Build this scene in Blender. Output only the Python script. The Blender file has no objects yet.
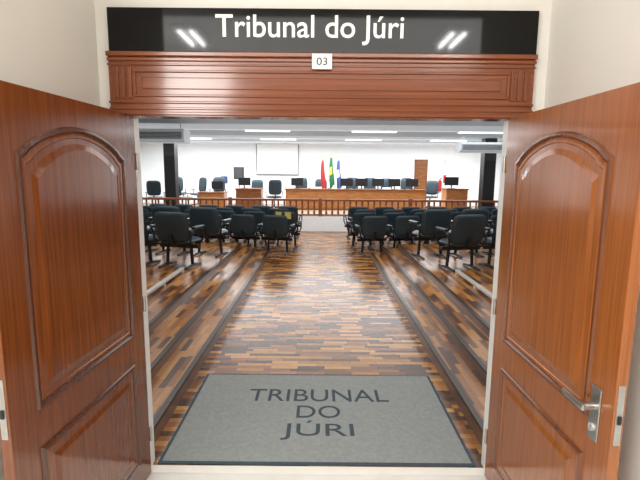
import bpy, bmesh, math, random
from mathutils import Vector, Matrix
random.seed(7)
PI=math.pi
C=bpy.context.scene.collection
sc=bpy.context.scene
sc.view_settings.view_transform='Standard'
CY=-2.555   # camera Y; the door plane is Y=0

# ------------------------------------------------------------ materials
def newmat(name):
    m=bpy.data.materials.new(name); m.use_nodes=True
    nt=m.node_tree; b=nt.nodes['Principled BSDF']
    return m,nt,b
def rgb(r,g,b):
    f=lambda c:((c/255+.055)/1.055)**2.4 if c>10 else c/255/12.92
    return (f(r),f(g),f(b),1)
def plain(name,col,rough=.5,metal=0,var=.12,scale=8,bump=0,coat=0,spec=.5):
    m,nt,b=newmat(name)
    tc=nt.nodes.new('ShaderNodeTexCoord'); n=nt.nodes.new('ShaderNodeTexNoise'); n.inputs['Scale'].default_value=scale
    n.inputs['Detail'].default_value=3
    nt.links.new(tc.outputs['Object'],n.inputs['Vector'])
    r=nt.nodes.new('ShaderNodeValToRGB')
    r.color_ramp.elements[0].color=tuple(c*(1-var) for c in col[:3])+(1,)
    r.color_ramp.elements[1].color=tuple(min(1,c*(1+var)) for c in col[:3])+(1,)
    r.color_ramp.elements[0].position=.3; r.color_ramp.elements[1].position=.7
    nt.links.new(n.outputs['Fac'],r.inputs['Fac']); nt.links.new(r.outputs['Color'],b.inputs['Base Color'])
    b.inputs['Roughness'].default_value=rough; b.inputs['Metallic'].default_value=metal
    b.inputs['Coat Weight'].default_value=coat; b.inputs['Specular IOR Level'].default_value=spec
    if bump:
        bp=nt.nodes.new('ShaderNodeBump'); bp.inputs['Strength'].default_value=bump; bp.inputs['Distance'].default_value=.01
        n2=nt.nodes.new('ShaderNodeTexNoise'); n2.inputs['Scale'].default_value=scale*20
        nt.links.new(tc.outputs['Object'],n2.inputs['Vector']); nt.links.new(n2.outputs['Fac'],bp.inputs['Height']); nt.links.new(bp.outputs['Normal'],b.inputs['Normal'])
    return m
def wood(name,c1,c2,scale=(28,28,1.3),rough=.28,coat=.3,bump=.06):
    m,nt,b=newmat(name)
    tc=nt.nodes.new('ShaderNodeTexCoord'); mp=nt.nodes.new('ShaderNodeMapping'); mp.inputs['Scale'].default_value=scale
    n=nt.nodes.new('ShaderNodeTexNoise'); n.inputs['Scale'].default_value=1; n.inputs['Detail'].default_value=6; n.inputs['Distortion'].default_value=.4
    r=nt.nodes.new('ShaderNodeValToRGB'); r.color_ramp.elements[0].position=.28; r.color_ramp.elements[1].position=.72
    r.color_ramp.elements[0].color=c1; r.color_ramp.elements[1].color=c2
    nt.links.new(tc.outputs['Object'],mp.inputs['Vector']); nt.links.new(mp.outputs['Vector'],n.inputs['Vector'])
    nt.links.new(n.outputs['Fac'],r.inputs['Fac']); nt.links.new(r.outputs['Color'],b.inputs['Base Color'])
    b.inputs['Roughness'].default_value=rough; b.inputs['Coat Weight'].default_value=coat; b.inputs['Coat Roughness'].default_value=.1
    bp=nt.nodes.new('ShaderNodeBump'); bp.inputs['Strength'].default_value=bump; bp.inputs['Distance'].default_value=.01
    nt.links.new(n.outputs['Fac'],bp.inputs['Height']); nt.links.new(bp.outputs['Normal'],b.inputs['Normal'])
    return m
def parquet(name,L,W,along_x,cols,rough=.22,gap=.03):
    m,nt,b=newmat(name); N=nt.nodes; K=nt.links
    g=N.new('ShaderNodeNewGeometry'); s=N.new('ShaderNodeSeparateXYZ'); K.new(g.outputs['Position'],s.inputs[0])
    def M(op,a,bb=None):
        n=N.new('ShaderNodeMath'); n.operation=op
        for i,v in enumerate((a,bb)):
            if v is None: continue
            if isinstance(v,(int,float)): n.inputs[i].default_value=v
            else: K.new(v,n.inputs[i])
        return n.outputs[0]
    X,Y=(s.outputs[0],s.outputs[1]) if along_x else (s.outputs[1],s.outputs[0])
    v=M('DIVIDE',Y,W); row=M('FLOOR',v)
    wn=N.new('ShaderNodeTexWhiteNoise'); wn.noise_dimensions='1D'; K.new(row,wn.inputs['W'])
    u=M('ADD',M('DIVIDE',X,L),M('MULTIPLY',wn.outputs['Value'],7.3)); col=M('FLOOR',u)
    cb=N.new('ShaderNodeCombineXYZ'); K.new(col,cb.inputs[0]); K.new(row,cb.inputs[1])
    w2=N.new('ShaderNodeTexWhiteNoise'); w2.noise_dimensions='2D'; K.new(cb.outputs[0],w2.inputs['Vector'])
    r=N.new('ShaderNodeValToRGB'); r.color_ramp.interpolation='CONSTANT'
    e=r.color_ramp.elements
    while len(e)<len(cols): e.new(.5)
    for i,c in enumerate(cols): e[i].position=i/len(cols); e[i].color=c
    K.new(w2.outputs['Value'],r.inputs['Fac'])
    mp=N.new('ShaderNodeMapping'); mp.inputs['Scale'].default_value=(6,60,60) if along_x else (60,6,60)
    K.new(g.outputs['Position'],mp.inputs['Vector'])
    nz=N.new('ShaderNodeTexNoise'); nz.inputs['Scale'].default_value=1; K.new(mp.outputs['Vector'],nz.inputs['Vector'])
    fu=M('FRACT',u); fv=M('FRACT',v)
    line=M('MINIMUM',M('GREATER_THAN',fv,gap*1.5),M('GREATER_THAN',fu,gap*.5))
    fac=M('MULTIPLY',M('ADD',M('MULTIPLY',nz.outputs['Fac'],.5),.75),M('ADD',M('MULTIPLY',line,.5),.5))
    mx=N.new('ShaderNodeMix'); mx.data_type='RGBA'; mx.blend_type='MULTIPLY'; mx.inputs['Factor'].default_value=1
    K.new(r.outputs['Color'],mx.inputs[6]); K.new(fac,mx.inputs[7]); K.new(mx.outputs[2],b.inputs['Base Color'])
    b.inputs['Roughness'].default_value=rough
    return m
def emis(name,col,st):
    m,nt,b=newmat(name); b.inputs['Base Color'].default_value=col
    n=nt.nodes.new('ShaderNodeTexNoise'); n.inputs['Scale'].default_value=2
    r=nt.nodes.new('ShaderNodeValToRGB'); r.color_ramp.elements[0].color=col; r.color_ramp.elements[1].color=(1,1,1,1)
    nt.links.new(n.outputs['Fac'],r.inputs['Fac']); nt.links.new(r.outputs['Color'],b.inputs['Emission Color'])
    b.inputs['Emission Strength'].default_value=st
    return m
M={}
FG=(75,75,2.2)
M['doorL']=wood('door_wood_shaded',rgb(96,46,17),rgb(126,67,28),FG,.2,.5,.02)  # left leaf and moulding: same wood, its shade put into the colour
M['doorLm']=wood('door_moulding_shaded',rgb(64,28,10),rgb(90,43,18),FG,.25,.5)
M['doorR']=wood('door_wood_lit',rgb(132,72,30),rgb(160,94,45),FG,.2,.5,.02)  # right leaf and moulding: same wood, stronger light put into the colour
M['doorRm']=wood('door_moulding_lit',rgb(90,44,18),rgb(118,63,28),FG,.25,.5)
M['case']=wood('casing_wood',rgb(108,50,18),rgb(138,70,28),(2.2,75,75),.2,.5,.02)
M['caseV']=wood('casing_wood_upright',rgb(100,46,17),rgb(130,64,26),FG,.2,.5,.02)
M['bench']=wood('bench_wood',rgb(160,100,50),rgb(196,134,76),scale=(3,20,20),rough=.4)
M['benchd']=wood('bench_wood_dark',rgb(110,62,28),rgb(146,90,44),scale=(3,20,20),rough=.4)
M['rail']=wood('rail_wood',rgb(112,58,28),rgb(144,80,42),scale=(3,20,20),rough=.35)
M['cream']=plain('cream_wall',rgb(235,231,223),.7,var=.02,scale=2)
M['white']=plain('white_wall',rgb(242,244,246),.7,var=.02,scale=2)
M['jamb']=plain('white_jamb',rgb(232,232,230),.4,var=.03)
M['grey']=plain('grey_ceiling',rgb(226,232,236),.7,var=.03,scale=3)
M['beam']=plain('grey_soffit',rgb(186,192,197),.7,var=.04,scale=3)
M['lobbyfloor']=plain('pale_stone_floor',rgb(222,220,214),.25,var=.05,scale=5)
M['stone']=plain('white_threshold',rgb(232,230,222),.3,var=.04,scale=6)
M['black']=plain('black_plastic',rgb(24,25,28),.45,var=.15)
M['fabric']=plain('black_upholstery',rgb(40,57,66),.4,var=.15,scale=20,bump=.15)
M['shell']=plain('black_shell',rgb(42,58,67),.3,var=.1)
M['steel']=plain('brushed_steel',rgb(190,190,188),.35,1,var=.08,scale=30)
M['barm']=plain('grey_bar_metal',rgb(190,188,184),.4,.2,var=.1,scale=10)
M['board']=plain('black_gloss_board',rgb(6,6,7),.06,var=.05,spec=.28)
M['ink']=plain('white_letter',rgb(252,252,252),.5,var=.01)
M['blackink']=plain('black_letter',rgb(30,30,30),.6,var=.05)
M['paper']=plain('white_paper',rgb(240,240,236),.6,var=.02)
M['yellow']=plain('yellow_paper',rgb(226,214,120),.7,var=.05)
M['mat']=plain('grey_mat_pile',rgb(158,164,164),.95,var=.09,scale=40,bump=.5,spec=.1)
M['matb']=plain('dark_mat_border',rgb(74,88,98),.9,var=.1,scale=40,bump=.3,spec=.1)
M['matink']=plain('dark_mat_letter',rgb(72,84,92),.95,var=.1,scale=40,spec=.1)
M['screen']=plain('screen_white',rgb(246,248,248),.8,var=.01)
M['red']=plain('red_cloth',rgb(170,40,40),.8,var=.1)
M['green']=plain('green_cloth',rgb(40,106,60),.8,var=.1)
M['blue']=plain('blue_cloth',rgb(60,84,140),.8,var=.1)
M['ylw']=plain('yellow_cloth',rgb(206,184,70),.8,var=.1)
M['wcloth']=plain('white_cloth',rgb(216,216,216),.8,var=.05)
M['brass']=plain('brass',rgb(190,150,70),.35,.9,var=.1)
M['nose']=plain('dark_nosing',rgb(40,27,19),.35,var=.15,scale=12)
M['riser']=wood('riser_wood_shaded',rgb(70,40,20),rgb(104,64,32),scale=(20,2,20),rough=.3)  # tone darkened so the step risers read as shaded
M['glow']=emis('tube_glow',(.95,.98,1,1),2.5)
M['glow2']=emis('lobby_tube_glow',(1,.97,.92,1),75)
M['frame']=plain('white_enamel',rgb(215,219,220),.4,var=.03)
M['acgrey']=plain('grey_casing',rgb(168,174,178),.5,var=.04)
M['dgrey']=plain('dark_grey_plastic',rgb(60,62,66),.5,var=.1)
M['glass']=plain('monitor_glass',rgb(18,20,26),.1,var=.05)
PC=[rgb(*c) for c in ((162,110,52),(110,68,30),(182,130,66),(68,40,19),(144,91,42),(174,120,58),(88,52,23),(190,140,76),(126,78,35),(78,46,21))]
M['parq']=parquet('aisle_parquet',.25,.058,True,PC,.27)
M['parqs']=parquet('platform_parquet',.30,.055,False,[rgb(*c) for c in ((160,106,50),(112,68,31),(176,124,64),(76,44,21),(140,90,42))],.29)
M['stage']=plain('stage_carpet',rgb(150,132,112),.6,var=.1)

# ------------------------------------------------------------ mesh builder
class MB:
    def __init__(s): s.bm=bmesh.new()
    def box(s,x0,x1,y0,y1,z0,z1,bev=0,mtx=None):
        r=bmesh.ops.create_cube(s.bm,size=1)
        vs=r['verts']
        for v in vs:
            v.co=Vector(((x0+x1)/2+v.co.x*(x1-x0),(y0+y1)/2+v.co.y*(y1-y0),(z0+z1)/2+v.co.z*(z1-z0)))
        if bev:
            es=list({e for v in vs for e in v.link_edges})
            rr=bmesh.ops.bevel(s.bm,geom=es,offset=bev,segments=2,affect='EDGES',profile=.5)
            vs=list({v for f in rr['faces'] for v in f.verts}|{v for v in vs if v.is_valid})
        if mtx: bmesh.ops.transform(s.bm,matrix=mtx,verts=vs)
        return s
    def tube(s,pts,r,seg=8,closed=False):
        pts=[Vector(p) for p in pts]; n=len(pts); rings=[]
        rad=r if isinstance(r,(list,tuple)) else [r]*n
        prev=None
        for i,p in enumerate(pts):
            a=pts[(i-1)%n] if (i>0 or closed) else p; b=pts[(i+1)%n] if (i<n-1 or closed) else p
            t=(b-a).normalized()
            if prev is None:
                up=Vector((0,0,1)) if abs(t.z)<.9 else Vector((1,0,0))
                u=t.cross(up).normalized()
            else:
                u=(prev-t*prev.dot(t)).normalized()
            prev=u; w=t.cross(u)
            rings.append([s.bm.verts.new(p+(u*math.cos(2*PI*k/seg)+w*math.sin(2*PI*k/seg))*rad[i]) for k in range(seg)])
        m=n if closed else n-1
        for i in range(m):
            A=rings[i];B=rings[(i+1)%n]
            for k in range(seg): s.bm.faces.new((A[k],A[(k+1)%seg],B[(k+1)%seg],B[k]))
        if not closed:
            s.bm.faces.new(rings[0][::-1]); s.bm.faces.new(rings[-1])
        return s
    def pillow(s,w,h,t,mtx,bend=0,e=.45,S=32):
        def pt(r,th,side):
            c,d=math.cos(th),math.sin(th)
            x=w/2*r*math.copysign(abs(c)**e,c); z=h/2*r*math.copysign(abs(d)**e,d)
            y=side*t/2*math.sqrt(max(0,1-r**6))
            return mtx@Vector((x,y+bend*x*x,z))
        rs=[.35,.65,.85,.95,1.0]
        out=[s.bm.verts.new(pt(1,2*PI*k/S,0)) for k in range(S)]
        for side in (1,-1):
            c=s.bm.verts.new(pt(0,0,side)); prev=None
            for r in rs:
                ring=out if r==1.0 else [s.bm.verts.new(pt(r,2*PI*k/S,side)) for k in range(S)]
                for k in range(S):
                    if prev is None: s.bm.faces.new((c,ring[k],ring[(k+1)%S]))
                    else: s.bm.faces.new((prev[k],ring[k],ring[(k+1)%S],prev[(k+1)%S]))
                prev=ring
        return s
    def prism(s,poly,axis,a,b):
        def P(p,t):
            return {'x':(t,p[0],p[1]),'y':(p[0],t,p[1]),'z':(p[0],p[1],t)}[axis]
        A=[s.bm.verts.new(P(p,a)) for p in poly]; B=[s.bm.verts.new(P(p,b)) for p in poly]
        n=len(poly)
        s.bm.faces.new(A[::-1]); s.bm.faces.new(B)
        for i in range(n): s.bm.faces.new((A[i],A[(i+1)%n],B[(i+1)%n],B[i]))
        return s
    def build(s,name,mat,parent=None,smooth=False):
        bmesh.ops.recalc_face_normals(s.bm,faces=s.bm.faces[:])
        me=bpy.data.meshes.new(name); s.bm.to_mesh(me); s.bm.free()
        me.materials.append(mat)
        if smooth:
            for p in me.polygons: p.use_smooth=True
            try: me.set_sharp_from_angle(angle=math.radians(40))
            except Exception: pass
        o=bpy.data.objects.new(name,me); C.objects.link(o)
        if parent: o.parent=parent
        return o
def tag(o,label=None,cat=None,group=None,kind=None):
    if label:o['label']=label
    if cat:o['category']=cat
    if group:o['group']=group
    if kind:o['kind']=kind
    return o
def empty(name,loc=(0,0,0),rz=0):
    o=bpy.data.objects.new(name,None); o.empty_display_size=.1; o.location=loc; o.rotation_euler=(0,0,rz); C.objects.link(o); return o
def copy_tree(o,parent=None):
    c=o.copy(); C.objects.link(c)
    if parent: c.parent=parent
    for ch in [x for x in o.children]:
        copy_tree(ch,c)
    return c
def T(x,y,z): return Matrix.Translation((x,y,z))
def text(name,body,x0,x1,y0,y1,fn,mat,parent=None,depth=.002,bold=0):
    cu=bpy.data.curves.new('t','FONT'); cu.body=body; cu.extrude=.01; cu.resolution_u=4; cu.offset=bold
    to=bpy.data.objects.new('t',cu); C.objects.link(to)
    dg=bpy.context.evaluated_depsgraph_get(); me=bpy.data.meshes.new_from_object(to.evaluated_get(dg))
    bpy.data.objects.remove(to)
    xs=[v.co.x for v in me.vertices]; ys=[v.co.y for v in me.vertices]
    ax,bx,ay,by=min(xs),max(xs),min(ys),max(ys)
    for v in me.vertices:
        u=x0+(v.co.x-ax)/(bx-ax)*(x1-x0); w=y0+(v.co.y-ay)/(by-ay)*(y1-y0); d=(v.co.z/.01+1)/2*depth
        v.co=Vector(fn(u,w,d))
    me.name=name; me.materials.clear(); me.materials.append(mat)
    o=bpy.data.objects.new(name,me); C.objects.link(o)
    if parent:o.parent=parent
    return o

# ------------------------------------------------------------ setting
HW=7.5; HD=16.75; HC=3.0; LC=3.3; WT=.08; OW=1.035
def struct(mb,name,mat,parent=None): return tag(mb.build(name,mat,parent),kind='structure' if parent is None else None)
struct(MB().box(-HW,HW,.03,11.42,-.1,0),'floor',M['parq'])
struct(MB().box(-4,4,-6.2,-.04,-.1,0),'floor_lobby',M['lobbyfloor'])
struct(MB().box(-OW,OW,-.04,.03,-.1,.003),'trim_1',M['stone'])
struct(MB().box(-HW,HW,11.42,HD,-.1,.45),'floor_stage',M['stage'])
struct(MB().box(-HW,HW,11.39,11.42,0,.45),'trim_2',M['white'])
struct(MB().box(-HW,HW,WT,HD,HC,HC+.1),'ceiling',M['grey'])
struct(MB().box(-4,4,-6.2,0,LC,LC+.1),'ceiling_lobby',M['cream'])
struct(MB().box(-HW,HW,HD,HD+.1,0,HC),'wall_back',M['white'])
struct(MB().box(-HW-.1,-HW,WT,HD,0,HC),'wall_left',M['white'])
struct(MB().box(HW,HW+.1,WT,HD,0,HC),'wall_right',M['white'])
w=MB().box(-HW,-OW,0,WT,0,LC).box(OW,HW,0,WT,0,LC).box(-OW,OW,0,WT,2.115,LC)
struct(w,'wall_entrance',M['cream'])
struct(MB().box(-4,-1.2,-1.15,0,0,LC),'wall_recess_left',M['cream'])
struct(MB().box(1.21,4,-1.15,0,0,LC),'wall_recess_right',M['cream'])
struct(MB().box(-4.1,-4,-6.2,0,0,LC),'wall_lobby_left',M['cream'])
struct(MB().box(4,4.1,-6.2,0,0,LC),'wall_lobby_right',M['cream'])
struct(MB().box(-4,4,-6.3,-6.2,0,LC),'wall_lobby_back',M['cream'])
j=MB().box(-OW,-OW+.006,0,WT,0,2.1).box(OW-.006,OW,0,WT,0,2.1)
struct(j,'trim_3',M['jamb'])
cs=tag(empty('trim_4',(0,0,0)),kind='structure')
for s in (-1,1):
    a,b=sorted((s*OW,s*1.14))
    m=MB().box(a,b,-.03,0,0,2.1)
    for k in range(3):
        c=a+(b-a)*(k+.5)/3
        m.box(c-.012,c+.012,-.04,-.03,0,2.1,.004)
    m.build('casing_upright',M['caseV'],cs)
l=MB().box(-1.13,1.13,-.035,0,2.105,2.43).box(-OW,OW,-.035,WT+.002,2.1,2.115)
l.box(-1.135,1.135,-.047,-.035,2.105,2.122,.004).box(-1.135,1.135,-.042,-.035,2.134,2.146,.003).box(-1.135,1.135,-.045,-.035,2.165,2.178,.004)
l.box(-1.137,1.137,-.052,-.035,2.405,2.43,.005).box(-1.135,1.135,-.046,-.035,2.382,2.4,.004).box(-1.135,1.135,-.042,-.035,2.36,2.37,.003)
l.build('casing_lintel',M['case'],cs)
f=MB()
for (x0,x1,z0,z1) in ((-1.0,1.0,2.325,2.338),(-1.0,1.0,2.2,2.213),(-1.0,-.987,2.213,2.325),(.987,1.0,2.213,2.325)):
    f.box(x0,x1,-.045,-.035,z0,z1,.004)
f.box(-.955,.955,-.040,-.035,2.24,2.30,.004)
f.build('lintel_panel',M['case'],cs)
for s in (-1,1):
    m=MB()
    for k in range(3):
        c=s*(1.02+.035*k); m.box(c-.012,c+.012,-.043,-.035,2.19,2.35,.004)
    m.build('corner_fluting',M['caseV'],cs)

for s,nm in ((-1,'floor_platform_left'),(1,'floor_platform_right')):
    poly=[(s*1.1,0),(s*1.1,.12),(s*1.37,.12),(s*1.37,.21),(s*1.68,.21),(s*1.68,.30),(s*HW,.30),(s*HW,0)]
    p=tag(MB().prism(poly,'y',WT,7.05).build(nm,M['parqs']),kind='structure')
    for X,z,zb in ((1.1,.12,0),(1.37,.21,.12),(1.68,.30,.21)):
        a,b=sorted((s*(X-.010),s*(X+.035)))
        MB().box(a,b,WT,7.05,z-.02,z+.006,.003).build('nosing',M['nose'],p)
        a,b=sorted((s*(X-.004),s*X))
        MB().box(a,b,WT,7.05,zb,z-.02).build('riser_board',M['riser'],p)

# broad stepped soffits
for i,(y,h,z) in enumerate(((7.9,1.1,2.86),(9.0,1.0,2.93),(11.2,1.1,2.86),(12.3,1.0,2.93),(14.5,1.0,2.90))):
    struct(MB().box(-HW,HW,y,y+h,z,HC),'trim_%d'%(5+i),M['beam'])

# ------------------------------------------------------------ door leaves
def leaf(name,hx,ang,s,mat,mm,L=1.05,H=2.105):
    root=tag(empty(name,(hx,-.045,0),math.radians(ang)),kind='structure')
    root.location.z=.008
    MB().box(0,L,*sorted((-s*.04,0)),0,H-.01,.003).build('leaf_slab',mat,root)
    def outline(ins,z0,zs,sag,x0,x1):
        pts=[(x0+ins,z0+ins),(x1-ins,z0+ins)]
        cx=(x0+x1)/2; hw=(x1-x0)/2-ins
        if sag:
            n=24
            pts.append((x1-ins,zs-ins))
            hw2=hw-.03
            for k in range(n+1):
                t=-1+2*k/n
                pts.append((cx-t*hw2,zs-ins+.015+(sag*math.cos(t*PI/2)**.75 if abs(t)<1 else 0)))
            pts.append((x0+ins,zs-ins))
        else:
            pts+= [(x1-ins,zs-ins),(x0+ins,zs-ins)]
        return pts
    def rings(prof,z0,zs,sag,face,close):
        m=MB(); base=0 if face>0 else -.04; prev=None
        for ins,h in prof:
            o=outline(ins,z0,zs,sag,.14,.91)
            y=s*(base+face*h)
            ring=[m.bm.verts.new((x,y,z)) for x,z in o]
            if prev:
                n=len(ring)
                for k in range(n): m.bm.faces.new((prev[k],prev[(k+1)%n],ring[(k+1)%n],ring[k]))
            prev=ring
        if close: m.bm.faces.new(prev)
        return m
    P1=[(0,0),(.005,.010),(.015,.011),(.021,.003),(.026,.001)]
    P2=[(.026,.001),(.034,.005),(.044,.005),(.048,.001),(.07,.002),(.095,.009)]
    for face in (1,-1):
        for nm,z0,zs,sg in (('upper_panel',.90,1.865,.10),('lower_panel',.14,.75,0)):
            p=rings(P2,z0,zs,sg,face,True).build(nm,mat,root)
            rings(P1,z0,zs,sg,face,False).build('panel_moulding',mm,p)
    pl=MB().box(L-.001,L+.003,*sorted((-s*.032,-s*.008)),.87,1.09,.001).build('lock_faceplate',M['steel'],root)
    MB().box(L+.003,L+.008,*sorted((-s*.026,-s*.014)),.95,.98).build('latch_bolt',M['black'],pl)
    for z in (.25,1.05,1.85):
        MB().tube([(-.006,s*.004,z-.045),(-.006,s*.004,z+.045)],.008,10).build('hinge',M['steel'],root,True)
    return root
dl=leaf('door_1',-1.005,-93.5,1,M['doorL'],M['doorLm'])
dr=leaf('door_2',1.005,-89.5,-1,M['doorR'],M['doorRm'])
hx=.955
for a,fz in ((-1,0),(1,.04)):
    y=lambda d:fz+a*d
    hp=MB().box(hx-.028,hx+.028,*sorted((y(0),y(.006))),.835,1.04,.0025).build('handle_plate',M['steel'],dr)
    MB().tube([(hx,y(.006),.965),(hx,y(.05),.965)],.013,12).box(hx-.125,hx+.014,*sorted((y(.044),y(.060))),.952,.977,.005).build('lever_handle',M['steel'],dr,True)
    MB().tube([(hx,y(.006),.885),(hx,y(.014),.885)],.014,16).build('lock_cylinder',M['barm'],dr,True)
    MB().box(hx-.002,hx+.002,*sorted((y(.014),y(.0145))),.878,.892).build('keyhole',M['black'],hp)

# ------------------------------------------------------------ sign, number plate, mat
sg=tag(empty('wall_sign',(0,0,2.432)),'long glossy black board over the doorway with large white lettering','sign')
MB().box(-1.125,1.135,-.03,0,0,.22,.002).build('sign_board',M['board'],sg)
text('lettering','Tribunal do Júri',-.558,.430,.04,.188,lambda u,v,d:(u,-.0302-d,v),M['ink'],sg,.003,.008)
pl=tag(empty('number_plate',(0,-.052,2.345)),'small white plate with number 03 on the door lintel','plate')
MB().box(-.05,.055,-.004,0,0,.078,.001).build('plate',M['paper'],pl)
text('number','03',-.026,.03,.02,.058,lambda u,v,d:(u,-.0042-d,v),M['blackink'],pl,.001)
mt=tag(empty('doormat',(0,0,0)),'grey doormat with dark border and lettering inside the doorway','doormat')
MB().box(-1.0,.985,.04,1.31,0,.010,.003).build('mat_border',M['matb'],mt)
MB().box(-.978,.963,.062,1.288,.010,.0125).build('mat_pile',M['mat'],mt)
for bdy,x0,x1,y0,y1 in (('TRIBUNAL',-.565,.560,.82,1.02),('DO',-.165,.165,.575,.755),('JÚRI',-.262,.25,.295,.54)):
    text('lettering',bdy,x0,x1,y0,y1,lambda u,v,d:(u,v,.0125+d),M['matink'],mt,.001,.001)

# ------------------------------------------------------------ audience armchair
def make_armchair():
    r=empty('armchair')
    MB().pillow(.54,.50,.10,T(0,.02,.42)@Matrix.Rotation(PI/2,4,'X'),0,.45).build('seat',M['fabric'],r,True)
    tilt=T(0,-.25,.655)@Matrix.Rotation(math.radians(12),4,'X')
    MB().pillow(.56,.49,.07,tilt,.35,.36).build('backrest',M['fabric'],r,True)
    MB().pillow(.52,.45,.03,T(0,-.038,0)@tilt,.35,.36).build('back_shell',M['shell'],r,True)
    MB().box(-.33,.33,-.06,.0,.31,.37,.006).build('seat_beam',M['black'],r)
    MB().tube([(0,-.05,.36),(0,-.2,.37),(0,-.27,.41),(0,-.31,.56)],.028,8).build('back_bracket',M['black'],r,True)
    for s in (-1,1):
        a=MB().tube([(s*.2,.1,.365),(s*.29,.13,.38),(s*.32,.15,.46),(s*.325,.13,.60),(s*.325,.02,.635),(s*.325,-.12,.63),(s*.32,-.22,.58),(s*.31,-.24,.48),(s*.28,-.2,.39),(s*.2,-.14,.365)],.017,8).build('armrest',M['black'],r,True)
        MB().box(s*.325-.03,s*.325+.03,-.17,.15,.635,.665,.012).build('arm_pad',M['shell'],a)
        MB().tube([(s*.2,-.03,.33),(s*.22,-.03,.03)],.026,10).build('leg',M['black'],r,True)
        MB().tube([(s*.22,-.27,.018),(s*.22,-.03,.036),(s*.22,.23,.018)],[.016,.026,.016],8).build('foot',M['black'],r,True)
    return r
ch0=make_armchair(); used=False
ORD=['first','second','third','fourth','fifth','sixth','seventh','eighth','ninth']
# every row bends forward towards its outer end, like the arc of seats round the stage
rows=[(7.15,.30,2.22,2.22,3,13,.74), (8.15,.30,1.98,1.98,4,13,.73),
      (9.98,0,.93,1.14,6,9,.73), (10.85,0,.80,1.0,7,8,.73),
      (11.72,0,1.0,1.1,7,8,.73), (12.55,0,.85,1.0,8,6,.73)]
paper_chair=None
for s,side in ((-1,'left'),(1,'right')):
    for ri,(yc,z,xl,xr,n,th,d) in enumerate(rows):
        x0=xl if s<0 else xr; t=math.radians(th)
        for ci in range(n):
            o=ch0 if not used else copy_tree(ch0); used=True
            o.location=(s*(x0+ci*d*math.cos(t)),yc+CY+ci*d*math.sin(t),z)
            o.rotation_euler=(0,0,s*(t+math.radians(random.uniform(-1,1))))
            tag(o,'black armchair %s of the aisle, %s row from the door, %s from the aisle'%(side,ORD[ri],ORD[ci]),'chair','black armchairs of the public seating')
            if s<0 and ri==3 and ci==0: paper_chair=o
for k,dx in enumerate((-.11,.11)):
    q=MB().box(-.07,.07,-.0015,.0015,0,.16).build('paper_sheet',M['yellow'])
    q.matrix_world=paper_chair.matrix_basis@T(dx,-.348,.73)@Matrix.Rotation(math.radians(12),4,'X')
    tag(q,'%s pale yellow sheet on the back of an aisle chair'%(('left','right')[k]),'paper','yellow sheets on a chair back')

for s,sd in ((-1,'left'),(1,'right')):
    b=MB().box(-.03,.03,2.3,4.2,.03,.065,.006)
    for y in (2.45,3.3,4.1): b.box(-.04,.04,y-.03,y+.03,0,.03)
    o=b.build('floor_bar',M['barm']); o.location=(s*2.08,0,.30)
    tag(o,'low grey metal bar fixed along the %s platform floor'%sd,'bar')

# ------------------------------------------------------------ balustrade
bl=tag(empty('balustrade',(0,11.5,.45)),'low brown wooden balustrade on the white stage edge','railing')
MB().box(-5.6,5.6,-.05,.05,.47,.54,.012).build('top_rail',M['rail'],bl)
MB().box(-5.6,5.6,-.035,.035,.02,.07,.006).build('bottom_rail',M['rail'],bl)
for k in range(5):
    x=-5.55+k*2.775
    MB().box(x-.055,x+.055,-.055,.055,0,.57,.006).build('post',M['rail'],bl)
bal=None
prof=[(.06,.026),(.12,.038),(.17,.022),(.26,.04),(.35,.022),(.42,.032),(.48,.026)]
for k in range(4):
    for q in range(1,15):
        x=-5.55+k*2.775+q*2.775/15
        if bal is None:
            bal=MB().tube([(0,0,z) for z,_ in prof],[r for _,r in prof],8).build('baluster',M['rail'],bl,True); o=bal
        else:
            o=bal.copy(); C.objects.link(o); o.parent=bl
        o.location=(x,0,0)

# ------------------------------------------------------------ stage furniture
SZ=.45
def desk(name,label,x0,x1,yc,h=.76,n=4,d=.7,mat='bench'):
    y=yc+CY
    r=tag(empty(name,((x0+x1)/2,y,SZ)),label,'desk'); W=(x1-x0)/2
    MB().box(-W-.03,W+.03,-.04,d,h-.04,h,.006).build('desk_top',M['benchd'],r)
    MB().box(-W,W,0,.03,.06,h-.04).build('front_board',M[mat],r)
    MB().box(-W,W,.01,.05,0,.06).build('plinth',M['benchd'],r)
    for s in (-1,1):
        a,b=sorted((s*W,s*(W-.03))); MB().box(a,b,.05,d-.04,0,h-.04).build('side_board',M[mat],r)
    for k in range(n):
        a=-W+2*W*k/n+.06; b=-W+2*W*(k+1)/n-.06
        MB().box(a,b,-.012,0,.14,h-.12,.005).build('front_panel',M[mat],r)
    return r
desk('judges_bench','long light brown wooden bench across the middle of the stage',-1.25,3.75,16.4,n=9)
desk('side_desk','short brown wooden desk left of the long bench',-3.0,-2.1,16.2,n=2,mat='benchd')
desk('clerk_desk','low brown desk at the left of the stage near the black pillar',-4.35,-3.45,16.3,.62,n=2)
desk('lectern_desk','brown wooden desk at the right end of the stage',4.2,4.9,15.2,.85,n=1)

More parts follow.
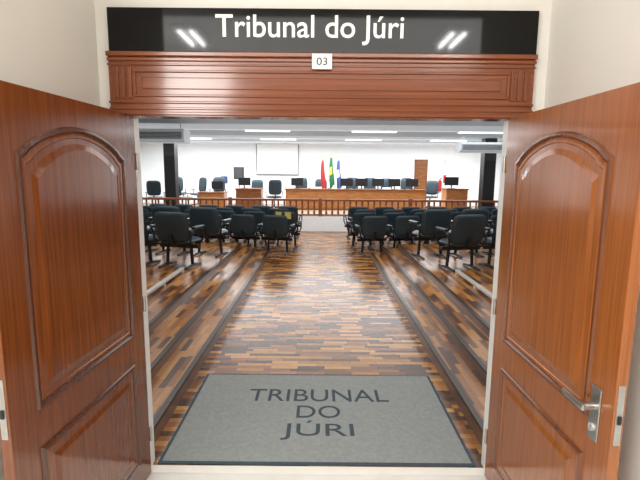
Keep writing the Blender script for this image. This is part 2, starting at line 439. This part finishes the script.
def make_office(h=1.0):
    r=empty('office_chair')
    MB().pillow(.5,.48,.09,T(0,0,.48)@Matrix.Rotation(PI/2,4,'X')).build('seat',M['fabric'],r,True)
    MB().pillow(.48,h-.42,.08,T(0,-.25,.5+(h-.42)/2+.06)@Matrix.Rotation(math.radians(6),4,'X'),.25).build('backrest',M['fabric'],r,True)
    MB().tube([(0,-.05,.43),(0,-.24,.44),(0,-.29,.6)],.02,8).build('back_bracket',M['black'],r,True)
    MB().tube([(0,0,.08),(0,0,.44)],.025,10).build('gas_column',M['black'],r,True)
    for s in (-1,1):
        MB().tube([(s*.2,0,.44),(s*.29,0,.46),(s*.3,0,.66),(s*.3,.12,.67),(s*.3,-.12,.67)],.014,8).build('armrest',M['black'],r,True)
    b=MB()
    for k in range(5):
        a=2*PI*k/5; b.tube([(0,0,.10),(.27*math.cos(a),.27*math.sin(a),.065)],[.022,.014],8)
    st=b.build('star_base',M['black'],r,True)
    for k in range(5):
        a=2*PI*k/5; x,y=.27*math.cos(a),.27*math.sin(a)
        MB().tube([(x-.02*math.sin(a),y+.02*math.cos(a),.027),(x+.02*math.sin(a),y-.02*math.cos(a),.027)],.027,10).build('caster',M['black'],st,True)
    return r
oc=make_office(1.0)
spots=[(-1.68,16.6,15,'between the short desk and the long bench',.95),(-4.72,16.0,-60,'just right of the left black pillar',.88),
 (-5.75,15.9,10,'leftmost on the stage beside the white wall',.9),(-5.45,17.4,200,'behind the left black pillar',1.0),
 (-.75,17.8,180,'behind the left end of the long bench',1.0),(.0,18.3,175,'behind the flags near the back wall',.95),(1.25,17.9,180,'behind the bench just right of the flags',1.02),
 (1.95,17.9,180,'behind the middle monitor of the bench',1.02),(2.65,17.9,190,'behind the bench near its right third',1.0),(3.35,17.8,170,'behind the right end of the long bench',1.02),
 (4.15,17.3,150,'between the long bench and right desk',.95),(-3.95,17.6,180,'behind the low desk at the left',1.0),(-2.5,17.6,170,'behind the short desk below the projection screen',.92),
 (-4.75,17.7,140,'second behind the low desk, nearer the left pillar',.98)]
for i,(x,yc,a,t,k) in enumerate(spots):
    o=oc if i==0 else copy_tree(oc)
    o.location=(x,yc+CY,SZ); o.rotation_euler=(0,0,math.radians(a)); o.scale=(1,1,k)
    tag(o,'black swivel chair '+t,'chair','black swivel chairs on the stage')
def make_monitor():
    r=empty('monitor')
    s=MB().box(-.23,.23,-.02,.02,.10,.38,.006).build('screen_housing',M['black'],r)
    MB().box(-.215,.215,.02,.022,.115,.365).build('display',M['glass'],s)
    MB().box(-.02,.02,-.03,-.01,.01,.22).build('stand_neck',M['black'],r)
    MB().box(-.11,.11,-.09,.09,0,.012,.003).build('stand_foot',M['black'],r)
    return r
mo=make_monitor()
BZ=SZ+.76; BY=16.4+CY
for i,(x,t) in enumerate(((-.85,'left end of the long bench'),(.95,'just right of the flags'),(1.5,'second to the right of the flags'),(2.1,'middle of the right half of the bench'),(2.7,'right part of the long bench'),(3.35,'right end of the long bench'))):
    o=mo if i==0 else copy_tree(mo)
    o.location=(x,BY+.38,BZ); o.rotation_euler=(0,0,math.radians(random.uniform(-15,15)))
    tag(o,'black monitor seen from behind, '+t,'monitor','monitors on the long bench')
for (x,y,z,t) in ((4.45,15.2,.85,'brown desk at the stage right end'),(-2.75,16.2,.76,'short desk left of the long bench'),(-3.75,16.3,.62,'low desk near the left pillar')):
    o=copy_tree(mo); o.location=(x,y+CY+.38,SZ+z); tag(o,'black monitor on the '+t,'monitor')
    if 'group' in o: del o['group']
mc=empty('microphone')
MB().tube([(0,0,0),(0,0,.02)],[.05,.045],14).build('base',M['black'],mc,True)
MB().tube([(0,0,.02),(0,0,.15),(0,.02,.24),(0,.08,.30)],.006,6).build('gooseneck',M['black'],mc,True)
MB().tube([(0,.08,.30),(0,.12,.33)],.016,8).build('microphone_head',M['dgrey'],mc,True)
for i,(x,t) in enumerate(((-.4,'left part of the long bench'),(.3,'in front of the green flag'),(1.22,'between the first two monitors right of the flags'),(3.02,'between the last two monitors on the bench'))):
    o=mc if i==0 else copy_tree(mc); o.location=(x,BY+.15,BZ)
    tag(o,'thin black desk microphone, '+t,'microphone','microphones on the long bench')
for x,t in ((-.1,'left of the flags'),(2.4,'in the middle of its right half')):
    m=MB()
    m.box(-.15,.15,-.1,.1,0,.06,.003)
    o=m.build('paper_stack',M['paper']); o.location=(x,BY+.2,BZ); tag(o,'white stack of papers on the long bench '+t,'papers','paper stacks on the long bench')

ps=tag(empty('projection_screen',(-1.8,HD-.051,1.66)),'white pull-down projection screen hanging on the back wall','screen')
MB().box(-.87,.87,-.004,.004,.03,1.26).build('screen_cloth',M['screen'],ps)
MB().box(-.88,-.855,-.008,-.004,.02,1.27).box(.855,.88,-.008,-.004,.02,1.27).box(-.88,.88,-.008,-.004,.02,.045).build('black_border',M['dgrey'],ps)
MB().box(-.93,.93,-.04,.05,1.26,1.34,.01).build('roller_case',M['frame'],ps)
MB().tube([(-.88,0,.02),(.88,0,.02)],.012,8).build('bottom_bar',M['dgrey'],ps,True)
st=tag(empty('speaker_stand',(-3.25,18.3+CY,SZ)),'black tripod stand under the loudspeaker by the back wall','stand')
MB().tube([(0,0,.1),(0,0,1.05)],.017,8).build('pole',M['black'],st,True)
for k in range(3):
    a=2*PI*k/3; MB().tube([(0,0,.4),(.3*math.cos(a),.3*math.sin(a),.012)],.011,8).build('leg',M['black'],st,True)
sp=tag(empty('loudspeaker',(-3.25,18.3+CY,SZ+1.05)),'black loudspeaker on a tripod stand left of projection screen','speaker')
MB().box(-.19,.19,-.15,.15,0,.48,.02).build('cabinet',M['black'],sp)
MB().box(-.16,.16,-.158,-.15,.03,.45,.003).build('grille',M['dgrey'],sp)
def flag(x,yc,label,m1,m2,H=2.0):
    r=tag(empty('flag',(x,yc+CY,SZ)),label,'flag')
    MB().tube([(0,0,.05),(0,0,H)],.014,8).build('flag_pole',M['steel'],r,True)
    MB().tube([(0,0,0),(0,0,.03),(0,0,.06)],[.11,.10,.03],16).build('base',M['dgrey'],r,True)
    MB().tube([(0,0,H),(0,0,H+.05),(0,0,H+.10)],[.01,.028,.004],8).build('finial',M['brass'],r,True)
    n=40
    def ringpts(z,a0,a1,k,grow=0):
        j=(H-.10-z)/1.2; wd=.028+.042*min(1,j*1.5)**.6+grow
        out=[]
        for i in range(k):
            a=a0+(a1-a0)*i/(k-1 if a1-a0<6 else k); rr=wd*(1+.35*math.sin(4*a+j*1.2)+.1*math.sin(9*a))
            out.append((.03*j+.02+rr*math.cos(a)-.02*math.sin(j*5),rr*.7*math.sin(a),z+ .09*math.cos(a)*j))
        return out
    m=MB(); R=[[m.bm.verts.new(p) for p in ringpts(H-.10-j*1.1/10,0,2*PI,n)] for j in range(11)]
    for A,B in zip(R,R[1:]):
        for k in range(n): m.bm.faces.new((A[k],A[(k+1)%n],B[(k+1)%n],B[k]))
    m.bm.faces.new(R[0]); m.bm.faces.new(R[-1][::-1])
    f=m.build('flag_cloth',M[m1],r,True)
    m=MB(); R=[[m.bm.verts.new(p) for p in ringpts(H-.45-j*.07,PI*1.15,PI*1.7,12,.005)] for j in range(5)]
    for A,B in zip(R,R[1:]):
        for k in range(11): m.bm.faces.new((A[k],A[k+1],B[k+1],B[k]))
    m.build('emblem_patch',M[m2],f,True)
flag(.06,17.5,'red flag hanging on a pole behind the long bench','red','red',1.9)
flag(.38,17.5,'green and yellow flag hanging between the red and blue flags','green','ylw')
flag(.66,17.5,'blue and white flag hanging right of the green flag','blue','wcloth',1.9)
flag(4.75,17.6,'white and red flag hanging alone near the right pillar','wcloth','red',1.75)

d3=tag(empty('door_3',(4.2,HD,SZ)),kind='structure')
MB().box(-.22,.22,-.04,-.0,0,1.85,.004).build('leaf_slab',M['benchd'],d3)
MB().box(-.27,-.22,-.05,0,0,1.91).box(.22,.27,-.05,0,0,1.91).box(-.27,.27,-.05,0,1.85,1.91).build('frame',M['rail'],d3)
MB().tube([(-.17,-.04,.9),(-.17,-.09,.9),(-.07,-.09,.9)],.01,8).build('door_handle',M['steel'],d3,True)

for x,yc in ((-4.9,15.1),(5.15,14.2)):
    o=MB().box(-.18,.18,-.18,.18,SZ,HC,.01).build('pillar',M['black']); o.location=(x,yc+CY,0)
    tag(o,kind='structure')
def ac(x,yc,z,wd,label,zt=HC):
    r=tag(empty('air_conditioner',(x,yc+CY,z)),label,'air conditioner')
    w2=wd/2
    MB().prism([(-.12,0),(.3,0),(.3,.28),(-.18,.28),(-.2,.24),(-.2,.06)],'x',-w2,w2).build('housing',M['acgrey'],r)
    m=MB()
    for k in range(5): m.box(-w2+.05,w2-.05,-.212,-.2,.075+.03*k,.09+.03*k)
    m.build('vent_grille',M['dgrey'],r)
    for sx in (-w2+.15,w2-.15): MB().tube([(sx,.1,.27),(sx,.1,zt-z)],.012,8).build('hanger_rod',M['steel'],r,True)
ac(-3.75,10.2,2.42,1.6,'grey louvred hanging air conditioner at the upper left of the hall',3.0)
ac(4.6,13.3,2.40,1.3,'grey louvred hanging air conditioner at the upper right of the hall',3.0)

o=MB().box(-.14,.14,-.01,0,0,.3).build('wall_notice',M['blue']); o.location=(-4.05,HD,1.3); tag(o,'small blue notice on the back wall left of the loudspeaker','notice')
fe=tag(empty('fire_extinguisher',(5.0,HD-.081,1.05)),'red fire extinguisher on back wall right of the brown door','fire extinguisher')
MB().tube([(0,0,0),(0,0,.02),(0,0,.40),(0,0,.47)],[.07,.08,.08,.03],16).build('cylinder_body',M['red'],fe,True)
MB().tube([(0,0,.47),(0,0,.52),(.08,0,.54)],.018,8).build('valve_handle',M['black'],fe,True)

def make_light(w,l,m):
    r=empty('ceiling_light')
    MB().box(-w/2,w/2,-l/2,l/2,-.05,0,.004).build('fixture_body',M['frame'],r)
    MB().tube([(-w/4,-l/2+.03,-.062),(-w/4,l/2-.03,-.062)],.014,8).build('tube',M[m],r,True)
    MB().tube([(w/4,-l/2+.03,-.062),(w/4,l/2-.03,-.062)],.014,8).build('tube',M[m],r,True)
    return r
lt=make_light(.3,1.3,'glow'); lt.rotation_euler=(0,0,PI/2)
first=True
for ri,yc in enumerate((5.5,13.1,16.4)):
    for ci,x in enumerate((-4.5,-1.5,1.5,4.5)):
        o=lt if first else copy_tree(lt); first=False
        o.location=(x,yc+CY,HC)
        tag(o,'white twin-tube ceiling light, %s row from the door, %s from the left'%(ORD[ri],ORD[ci]),'light','hall ceiling lights')
l2=make_light(.25,.6,'glow2'); l2.location=(-1.42,-2.75,LC); tag(l2,'white twin-tube lobby light above left of the doorway','light','lobby ceiling lights')
o=copy_tree(l2); o.location=(1.42,-2.75,LC); tag(o,'white twin-tube lobby light above right of the doorway','light','lobby ceiling lights')

# ------------------------------------------------------------ lights
def area(name,loc,sx,sy,p,col=(1,1,1),rot=(0,0,0)):
    l=bpy.data.lights.new(name,'AREA'); l.shape='RECTANGLE'; l.size=sx; l.size_y=sy; l.energy=p; l.color=col
    o=bpy.data.objects.new(name,l); o.location=loc; o.rotation_euler=rot; C.objects.link(o); return o
area('hall_lamp',(0,4.2,2.86),9,4,180,(1,.98,.95))
area('hall_lamp',(0,9.6,2.84),11,2.4,200,(.97,.98,1))
area('stage_lamp',(0,14.2,2.84),13,2.5,700,(.95,.98,1))
area('ceiling_fill',(0,9.0,2.2),12,5,110,(.93,.97,1),(PI,0,0))  # added fill facing up to brighten the ceiling, no fixture here
area('ceiling_fill',(0,14.0,2.3),12,4,120,(.93,.97,1),(PI,0,0))  # second added fill, lifts the ceiling over the stage
area('lobby_lamp',(0,-2.9,3.2),4,2,120,(1,.98,.95))
area('lobby_lamp',(-1.8,-3.6,2.6),1.2,1.2,65,(1,.98,.95),(math.radians(60),0,math.radians(-35)))
W=bpy.data.worlds.new('World'); sc.world=W; W.use_nodes=True
W.node_tree.nodes['Background'].inputs[0].default_value=(.8,.85,.9,1); W.node_tree.nodes['Background'].inputs[1].default_value=.3

cam=bpy.data.cameras.new('camera'); cam.sensor_width=36; cam.lens=455/640*36; cam.clip_start=.05
co=bpy.data.objects.new('camera',cam); C.objects.link(co)
co.matrix_world=T(0,CY,1.81)@Matrix.Rotation(math.radians(81.5),4,'X')@Matrix.Rotation(math.radians(.5),4,'Z')
sc.camera=co
